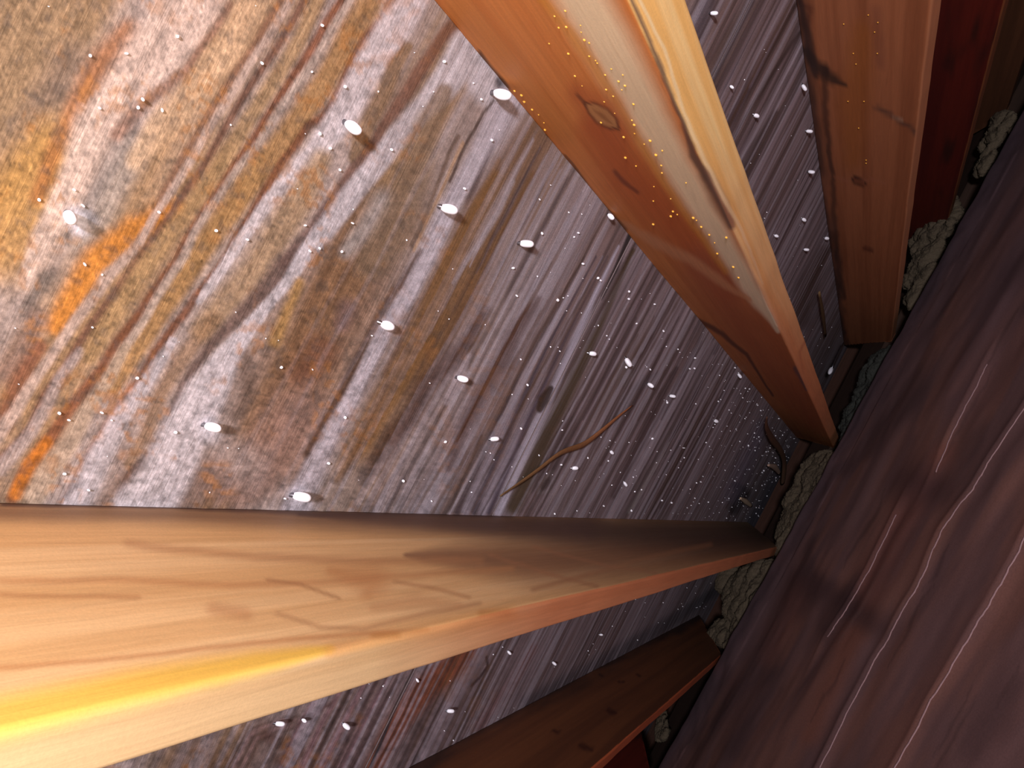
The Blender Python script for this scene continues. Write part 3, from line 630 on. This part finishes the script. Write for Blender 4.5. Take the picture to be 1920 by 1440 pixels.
def patch(poly, rp, label, seed, mat=None, step=16):
    """fill an outline with overlapping lumps"""
    q = random.Random(seed); P = []; xs = [p[0] for p in poly]; ys = [p[1] for p in poly]
    y = min(ys)
    while y <= max(ys):
        x = min(xs)+(step/2 if len(P) % 2 else 0)
        while x <= max(xs):
            ins = False
            for i in range(len(poly)):
                (x0, y0), (x1, y1) = poly[i], poly[i-1]
                if (y0 > y) != (y1 > y) and x < (x1-x0)*(y-y0)/(y1-y0)+x0: ins = not ins
            if ins: P.append((x+q.uniform(-3, 3), y+q.uniform(-3, 3), Z0+q.uniform(-0.02, 0.02), rp*q.uniform(0.85, 1.6)))
            x += step
        y += step*0.8
    return tuft(P, label, seed, mat)
patch([(1535, 862), (1572, 868), (1545, 925), (1505, 1005), (1470, 1030), (1462, 1005), (1482, 950), (1500, 890)], 17, 'yellowish fibre tuft below the lower end of the striped orange rafter', 3)
patch([(1362, 1090), (1395, 1076), (1455, 1062), (1432, 1110), (1405, 1165), (1385, 1185), (1368, 1160), (1360, 1130)], 17, 'grey fibre tuft under the tip of the pale near rafter', 4)
patch([(1336, 1172), (1352, 1166), (1368, 1188), (1372, 1205), (1358, 1212), (1340, 1195)], 10, 'small fibre lump at the end of the dark knotted rafter', 5, None, 9)
M_FL2 = material('grey_glass_fibre', (62, 64, 58), 0.95, grit=0.2, gritscale=300, bump=0.5)
patch([(1650, 668), (1688, 650), (1660, 710), (1625, 790), (1596, 838), (1584, 826), (1592, 770), (1622, 710)], 13, 'dim grey fibre tuft right of the shiny nail', 6, M_FL2, 13)
patch([(1745, 408), (1768, 384), (1800, 384), (1775, 440), (1738, 520), (1712, 585), (1704, 570), (1712, 500), (1722, 440)], 11, 'fibre tuft between the mildewed rafter and the dark red rafter', 7, None, 11)
patch([(1868, 212), (1906, 214), (1885, 260), (1842, 330), (1832, 325), (1848, 270)], 9, 'fibre tuft beyond the dark red rafter', 8, None, 10)
patch([(1232, 1340), (1250, 1338), (1256, 1370), (1244, 1392), (1234, 1372)], 7, 'tiny fibre tuft below the orange lower edge at the bottom', 9, None, 8)

# ------------------------------------------------------------------ nails through the sheathing
def lathe(profile, seg=12):
    vs = []; fs = []
    for r, z in profile:
        for k in range(seg): vs.append((r*math.cos(2*math.pi*k/seg), r*math.sin(2*math.pi*k/seg), z))
    m = len(profile)
    for i in range(m-1):
        for k in range(seg): fs.append((i*seg+k, i*seg+(k+1) % seg, (i+1)*seg+(k+1) % seg, (i+1)*seg+k))
    fs.append(tuple(range(seg))[::-1]); fs.append(tuple((m-1)*seg+k for k in range(seg)))
    return vs, fs
def nail_proto(ln, rad, cap):
    e = empty('roofing_nail', (0, 0, 0))
    vs, fs = lathe([(rad, 0.3*ln), (rad, -0.35*ln), (rad*0.75, -0.55*ln), (rad*0.25, -0.68*ln)]); mesh_obj('shank', vs, fs, M_STEEL, None, e)
    pr = []
    for k in range(13):
        t = k/12; q = math.pi*t; pr.append((max(0.02, math.sin(q))*cap*(0.85+0.3*t), -ln*0.40+(-0.5*ln)*(-math.cos(q))*0.70))
    vs, fs = lathe(pr, 16)
    vs = [(x*(1+0.12*math.sin(5*z/ln+x/cap*3)), y*(1+0.1*math.cos(7*z/ln)), z) for x, y, z in vs]
    c = mesh_obj('white_cap', vs, fs, M_FROST_AND_GLINT, None, e); c['label'] = 'white frost cap'
    return e
def copy_tree(o, parent=None):
    c = o.copy(); COL.objects.link(c); c.parent = parent
    for ch in list(o.children): copy_tree(ch, c)
    return c
proto = nail_proto(1, 0.09, 0.185)
used = [False]
def nail(x, y, wpx, label, group):
    b = -1.0; a, b, c = on_roof(x-wpx*0.12, y-wpx*0.08, -0.985); z = float((a*v+b*n+c*u)[2])
    o = proto if not used[0] else copy_tree(proto); used[0] = True
    s = wpx*z/F*2.1
    o.location = W(a, -1.0, c); o.rotation_euler = (-TH+random.uniform(-.2, .2), random.uniform(-.15, .15), random.uniform(0, 6))
    o.scale = (s*U, s*U, s*U*0.95)
    tag(o, label, 'nail', group); return o
G1 = 'frosty nail tips between the pale near rafter and the striped orange rafter'
for x, y, wp, lb in (
    (139, 407, 29, 'large frosty nail tip with a pale halo at the left edge of the photo'),
    (660, 235, 28, 'frosty nail tip on the pale grain band at the top centre left'),
    (935, 179, 27, 'frosty nail tip touching the upper left edge of the striped orange rafter'),
    (836, 393, 25, 'frosty nail tip below the dark crack in the sheathing, above the middle'),
    (983, 461, 20, 'frosty nail tip among fine grey stripes near the middle of the orange rafter'),
    (723, 611, 22, 'frosty nail tip on the pale band in the middle of the sheathing'),
    (865, 713, 17, 'frosty nail tip on the dark brown stained area'),
    (393, 805, 24, 'frosty nail tip on the wide pale patch at lower left'),
    (557, 936, 26, 'frosty nail tip just above the top edge of the pale near rafter'),
    (926, 829, 13, 'frosty nail tip left of the long curved splinter'),
    (1148, 405, 12, 'small nail tip beside the orange rafter where the panel joint starts'),
    (1180, 674, 14, 'nail tip on the grey patch right of the panel joint'),
    (1111, 666, 12, 'nail tip just right of the panel joint, left of the grey patch nail'),
    (1220, 722, 10, 'small nail tip above the tip of the curved splinter'),
    (1260, 745, 9, 'small nail tip right of the tip of the curved splinter'),
    (1150, 848, 8, 'small nail tip right of the middle of the curved splinter'),
    (1078, 882, 10, 'small nail tip below the middle of the curved splinter'),
    (1175, 906, 8, 'small nail tip above the dark part of the pale rafter'),
    (1388, 702, 8, 'tiny nail tip close under the lower part of the orange rafter'),
    (1343, 790, 8, 'tiny nail tip in the damp purple grey corner'),
    (279, 190, 8, 'lower of two tiny nail points near the upper left corner'),
    ): nail(x, y, wp, lb, G1)
G2 = 'nail tips between the striped orange rafter and the mildewed rafter'
for x, y, wp, lb in (
    (1340, 28, 13, 'white nail tip at the top right of the striped orange rafter'),
    (1376, 163, 8, 'dim nail tip below the top one beside the orange rafter'),
    (1420, 217, 11, 'nail tip midway between the orange and the mildewed rafter'),
    (1511, 160, 12, 'nail tip by the dark mildew smudge on the reddish rafter'),
    (1517, 248, 11, 'second nail tip down along the left edge of the mildewed rafter'),
    (1520, 324, 11, 'third nail tip down along the left edge of the mildewed rafter'),
    (1509, 411, 9, 'fourth nail tip down along the left edge of the mildewed rafter'),
    (1457, 443, 8, 'dim nail tip near the right edge of the orange rafter, halfway down'),
    (1550, 448, 9, 'nail tip touching the mildewed rafter halfway down'),
    (1511, 470, 9, 'lowest nail tip left of the mildewed rafter'),
    ): nail(x, y, wp*0.85, lb, G2)
G3 = 'nail tips in the bay below the pale near rafter'
for x, y, wp, lb in (
    (523, 1364, 15, 'bright nail tip by the dark swirl at the bottom left'),
    (573, 1355, 9, 'dim nail tip between two brighter ones at the bottom left'),
    (650, 1362, 14, 'nail tip left of the reddish stripe at the bottom'),
    (787, 1277, 7, 'nail tip on the reddish stripe under the pale rafter'),
    (843, 1338, 12, 'nail tip in the grey area right of the reddish stripe'),
    (957, 1224, 8, 'nail tip close under the lower edge of the pale rafter'),
    (1040, 1244, 8, 'small nail tip above the dark knotted rafter'),
    (1128, 1193, 6, 'tiny nail tip far right in the lower bay'),
    ): nail(x, y, wp*0.9, lb, G3)

# ------------------------------------------------------------------ water beads
def bead_mesh(name, mat, sub=2):
    bm = bmesh.new(); bmesh.ops.create_icosphere(bm, subdivisions=sub, radius=1.0)
    for q in bm.verts:
        t = q.co.z; q.co.x *= (1-0.18*t); q.co.y *= (1-0.18*t); q.co.z *= 1.15
    me = bpy.data.meshes.new(name); bm.to_mesh(me); bm.free(); me.polygons.foreach_set('use_smooth', [True]*len(me.polygons)); me.materials.append(mat); return me
me_w = bead_mesh('water_droplet', M_WATER); me_s = bead_mesh('resin_bead', M_SAP)
r = random.Random(21); cand = []
def occluded(a, c):
    return False
fixed = [(332, 68), (236, 100), (303, 206), (258, 201), (186, 202), (168, 104), (138, 355), (72, 374), (155, 385), (404, 432), (297, 397), (463, 449), (158, 495), (110, 774), (190, 773), (128, 787), (256, 708), (165, 918), (328, 810), (120, 888), (603, 47), (490, 118), (646, 162), (599, 250), (636, 318), (571, 422), (618, 278), (733, 280), (660, 418), (640, 471), (598, 465), (580, 470), (870, 353), (901, 186), (921, 262), (832, 115), (1092, 494), (1083, 436), (1015, 437), (961, 502), (968, 554), (1045, 562), (1120, 521), (1125, 525), (1178, 546), (1178, 560), (1226, 570), (1044, 563), (1243, 620), (1173, 688), (1218, 692), (1250, 754), (1377, 689), (1302, 671), (1301, 690), (1292, 691), (1402, 835), (1431, 882), (1377, 901), (1313, 903), (1131, 948), (1051, 871), (976, 803), (988, 721), (646, 782), (755, 901), (615, 868), (526, 688), (533, 1062-128), (1240, 938), (1258, 942), (1183, 957), (1453, 858), (1222, 822), (834, 828)]
for x, y in fixed:
    a, b, c = on_roof(x, y, -1.0); cand.append((a, c, 1.7))
for k in range(400):
    c = 0.05+r.random()**0.8*9.1; a = r.uniform(-0.515, 0.478); cand.append((a, c, r.choice([0.5, 0.6, 0.7, 0.9, 1.2])))
for k in range(45):
    cand.append((r.uniform(0.10, 0.47), r.uniform(4.5, 9.1), r.choice([0.9, 1.2])))
for k in range(70): cand.append((r.uniform(0.60, 1.55), r.uniform(0.9, 8.5), r.choice([0.45, 0.6, 0.8])))
for k in range(90): cand.append((r.uniform(-1.57, -0.62), r.uniform(1.8, 9.0), r.choice([0.6, 0.8, 1.0])))
drops = []
for a, c, s in cand:
    x, y, z = proj(np.array(a), np.array(-1.0), np.array(c)); x = float(x); y = float(y); z = float(z)
    if not (0 < x < 1920 and 0 < y < 1440): continue
    rad = 0.00120*z**0.62*s; drops.append((rad/z, a, c, rad, x, y))
drops.sort(reverse=True)
LB = {0: ('tiny white water bead clinging to the sheathing between the pale and the striped orange rafter', 'water beads in the main bay'),
      1: ('tiny white water bead clinging to the sheathing between the orange and the mildewed rafter', 'water beads in the upper right bay'),
      2: ('tiny white water bead clinging to the sheathing below the pale near rafter', 'water beads in the lower bay')}
for k, (_, a, c, rad, x, y) in enumerate(drops[:300]):
    o = bpy.data.objects.new('water_droplet', me_w); COL.objects.link(o)
    o.location = W(a, -1.0+rad*0.6, c); o.rotation_euler = (-TH+r.uniform(-.4, .4), r.uniform(-.4, .4), r.uniform(0, 6))
    o.scale = (rad*U*0.75, rad*U*1.1, rad*U*1.3)
    q = 0 if -0.53 < a < 0.5 else (1 if a > 0 else 2)
    tag(o, LB[q][0], 'water droplet', LB[q][1])
bv = np.array([tuple(p.co) for p in me_w.vertices]); bf = np.array([tuple(p.vertices) for p in me_w.polygons])
VV = []; FF = []
for k, (_, a, c, rad, x, y) in enumerate(drops[300:]):
    VV.append(bv*np.array([0.75, 1.0, 1.2])*rad*U+np.array(L3(a, -1.0+rad*0.6, c))); FF.append(bf+k*len(bv))
if VV:
    o = mesh_obj('water_droplets', np.vstack(VV), np.vstack(FF), M_WATER); slope_place(o)
    tag(o, 'scatter of the finest white water beads over the damp roof sheathing', 'water droplets', None, 'stuff')
# amber beads on the side of the striped orange rafter
sap = [(1262, 396), (1270, 402), (1258, 405), (1300, 408), (1306, 413), (1166, 168), (1160, 152), (1172, 160), (1168, 140), (1105, 105), (1120, 118), (1105, 80), (1062, 50), (1060, 20), (1022, 243), (978, 178), (983, 190), (965, 170), (1020, 230), (1240, 310), (1230, 290), (1330, 440), (1340, 455), (1362, 445), (1345, 475), (1375, 500), (1385, 520), (1190, 250), (1150, 180), (1208, 270), (1185, 225), (1135, 140), (1090, 60), (1010, 215), (998, 205), (1315, 425), (1225, 420), (1480, 578)]
sap += [(1040+40*math.sin(k*1.7)+k*9, 30+k*14+14*math.sin(k*2.9)) for k in range(26)]
for x, y in sap:
    a, b, c = on_side(x, y, 0.485)
    if not (-0.99 < b < -0.57): continue
    z = float((a*v+b*n+c*u)[2]); rad = 1.7*z/F*r.uniform(0.6, 1.4)
    o = bpy.data.objects.new('resin_bead', me_s); COL.objects.link(o); o.location = W(a-rad*0.4, b, c)
    o.rotation_euler = (-TH, 0, 0); o.scale = (rad*U, rad*U*1.5, rad*U*1.2)
    tag(o, 'tiny glinting amber bead on the side of the striped orange rafter', 'resin bead', 'amber beads on the orange rafter')
for x, y in [(1582, 45), (1628, 28), (1640, 60), (1646, 42), (1600, 100), (1605, 120), (1590, 190), (1620, 190), (1624, 300), (1610, 240), (1645, 100), (1624, 306)]:
    a, b, c = on_side(x, y, 1.565); z = float((a*v+b*n+c*u)[2]); rad = 1.0*z/F
    o = bpy.data.objects.new('resin_bead', me_s); COL.objects.link(o); o.location = W(a-rad*0.4, b, c); o.rotation_euler = (-TH, 0, 0); o.scale = (rad*U, rad*U*1.5, rad*U*1.2)
    tag(o, 'tiny glinting amber bead on the side of the reddish mildewed rafter', 'resin bead', 'amber beads on the mildewed rafter')

# ------------------------------------------------------------------ splinters, chips, the shiny nail
def tube(name, pts, rads, mat, cols, parent=None, seg=8, flat=1.0):
    pts = [Vector(p) for p in pts]; vs = []; cc = []
    for i, p in enumerate(pts):
        d = (pts[min(i+1, len(pts)-1)]-pts[max(i-1, 0)]).normalized(); s = d.cross(Vector((0, 0, 1))).normalized(); t = s.cross(d).normalized()
        for k in range(seg):
            q = 2*math.pi*k/seg; vs.append(p+s*math.cos(q)*rads[i]+t*math.sin(q)*rads[i]*flat); cc.append(cols[i])
    fs = [(i*seg+k, i*seg+(k+1) % seg, (i+1)*seg+(k+1) % seg, (i+1)*seg+k) for i in range(len(pts)-1) for k in range(seg)]
    fs += [tuple(range(seg))[::-1], tuple((len(pts)-1)*seg+k for k in range(seg))]
    return mesh_obj(name, [tuple(p) for p in vs], fs, mat, np.array(cc), parent)
def smooth(P, k=4):
    out = []
    for i in range(len(P)-1):
        p0 = np.array(P[max(i-1, 0)]); p1 = np.array(P[i]); p2 = np.array(P[i+1]); p3 = np.array(P[min(i+2, len(P)-1)])
        for j in range(k):
            t = j/k; out.append(tuple(0.5*((2*p1)+(-p0+p2)*t+(2*p0-5*p1+4*p2-p3)*t*t+(-p0+3*p1-3*p2+p3)*t**3)))
    out.append(tuple(P[-1])); return out
def splinter(pix, wpx, b0, c0, c1, label, name='wood_splinter', flat=0.5, cat='splinter'):
    P = smooth(pix); N_ = len(P); pts = []; rads = []; cols = []
    for i, (x, y) in enumerate(P):
        t = i/(N_-1); a, b, c = on_roof(x, y, b0); z = float((a*v+b*n+c*u)[2])
        pts.append(L3(a, b, c)); rads.append(np.interp(t, np.linspace(0, 1, len(wpx)), wpx)*z/F*U); cols.append(s2l(np.array(c0)*(1-t)+np.array(c1)*t))
    o = tube(name, pts, rads, M_SPL, cols, flat=flat); slope_place(o); tag(o, label, cat); return o
splinter([(938, 930), (975, 905), (1010, 880), (1050, 850), (1088, 836), (1105, 826), (1130, 806), (1158, 782), (1186, 760)], [2, 4.5, 5.5, 7, 6.5, 4.5, 1], -0.99, (104, 78, 48), (150, 92, 58), 'long thin curved brown splinter lying across the grain right of the panel joint')
splinter([(1438, 782), (1437, 800), (1447, 822), (1462, 842), (1470, 862), (1470, 885), (1468, 905)], [2, 5, 7, 6, 6, 7, 6], -0.93, (96, 60, 44), (132, 100, 76), 'curled torn strip of brown wood at the eave below the tip of the orange rafter')
splinter([(1388, 934), (1398, 940), (1409, 949)], [2, 5, 3], -0.95, (205, 180, 150), (215, 190, 160), 'small pale wood chip by the dark hole at the eave corner of the sheathing', 'wood_chip', 0.6, 'wood chip')
splinter([(1440, 872), (1453, 876), (1462, 888)], [2, 6, 3], -0.94, (205, 170, 150), (215, 180, 155), 'pale triangular wood chip behind the curled torn strip', 'wood_chip', 0.6, 'wood chip')
splinter([(1536, 548), (1543, 590), (1548, 630)], [3, 5, 3], -0.96, (120, 92, 60), (92, 66, 44), 'brown torn sliver of wood in the gap left of the mildewed rafter foot')
sn = empty('framing_nail', W(*on_roof(1582, 642, -0.93)))
A0 = Vector(W(*on_roof(1582, 642, -0.93))); A1 = Vector(W(*on_roof(1556, 698, -0.90))); d = A1-A0
pts = [d*t for t in (0, .25, .5, .75, .9)]; zf = 6.5/F*U*1.0
o = tube('shank', [tuple(p) for p in pts], [1.6*zf, 1.8*zf, 2.0*zf, 2.2*zf, 2.4*zf], M_STEEL, [s2l((150, 150, 155))]*5, sn)
bmh = bmesh.new(); bmesh.ops.create_icosphere(bmh, subdivisions=3, radius=1)
q_ = d.normalized().to_track_quat('Z', 'Y').to_matrix()
for p in bmh.verts: p.co = q_ @ Vector((p.co.x*4.5*zf*(1-0.4*(-p.co.z)), p.co.y*4.5*zf, p.co.z*10*zf))+d*0.95
meh = bpy.data.meshes.new('white_cap'); bmh.to_mesh(meh); bmh.free(); meh.polygons.foreach_set('use_smooth', [True]*len(meh.polygons)); meh.materials.append(M_FROST_AND_GLINT)  # white cap imitates the bright reflection on the nail tip
oh = bpy.data.objects.new('white_cap', meh); COL.objects.link(oh); oh.parent = sn; oh['label'] = 'white cap standing in for the bright reflection on the tip'
tag(sn, 'bright shiny nail with a white tip in the dark gap beside the orange rafter foot', 'nail')
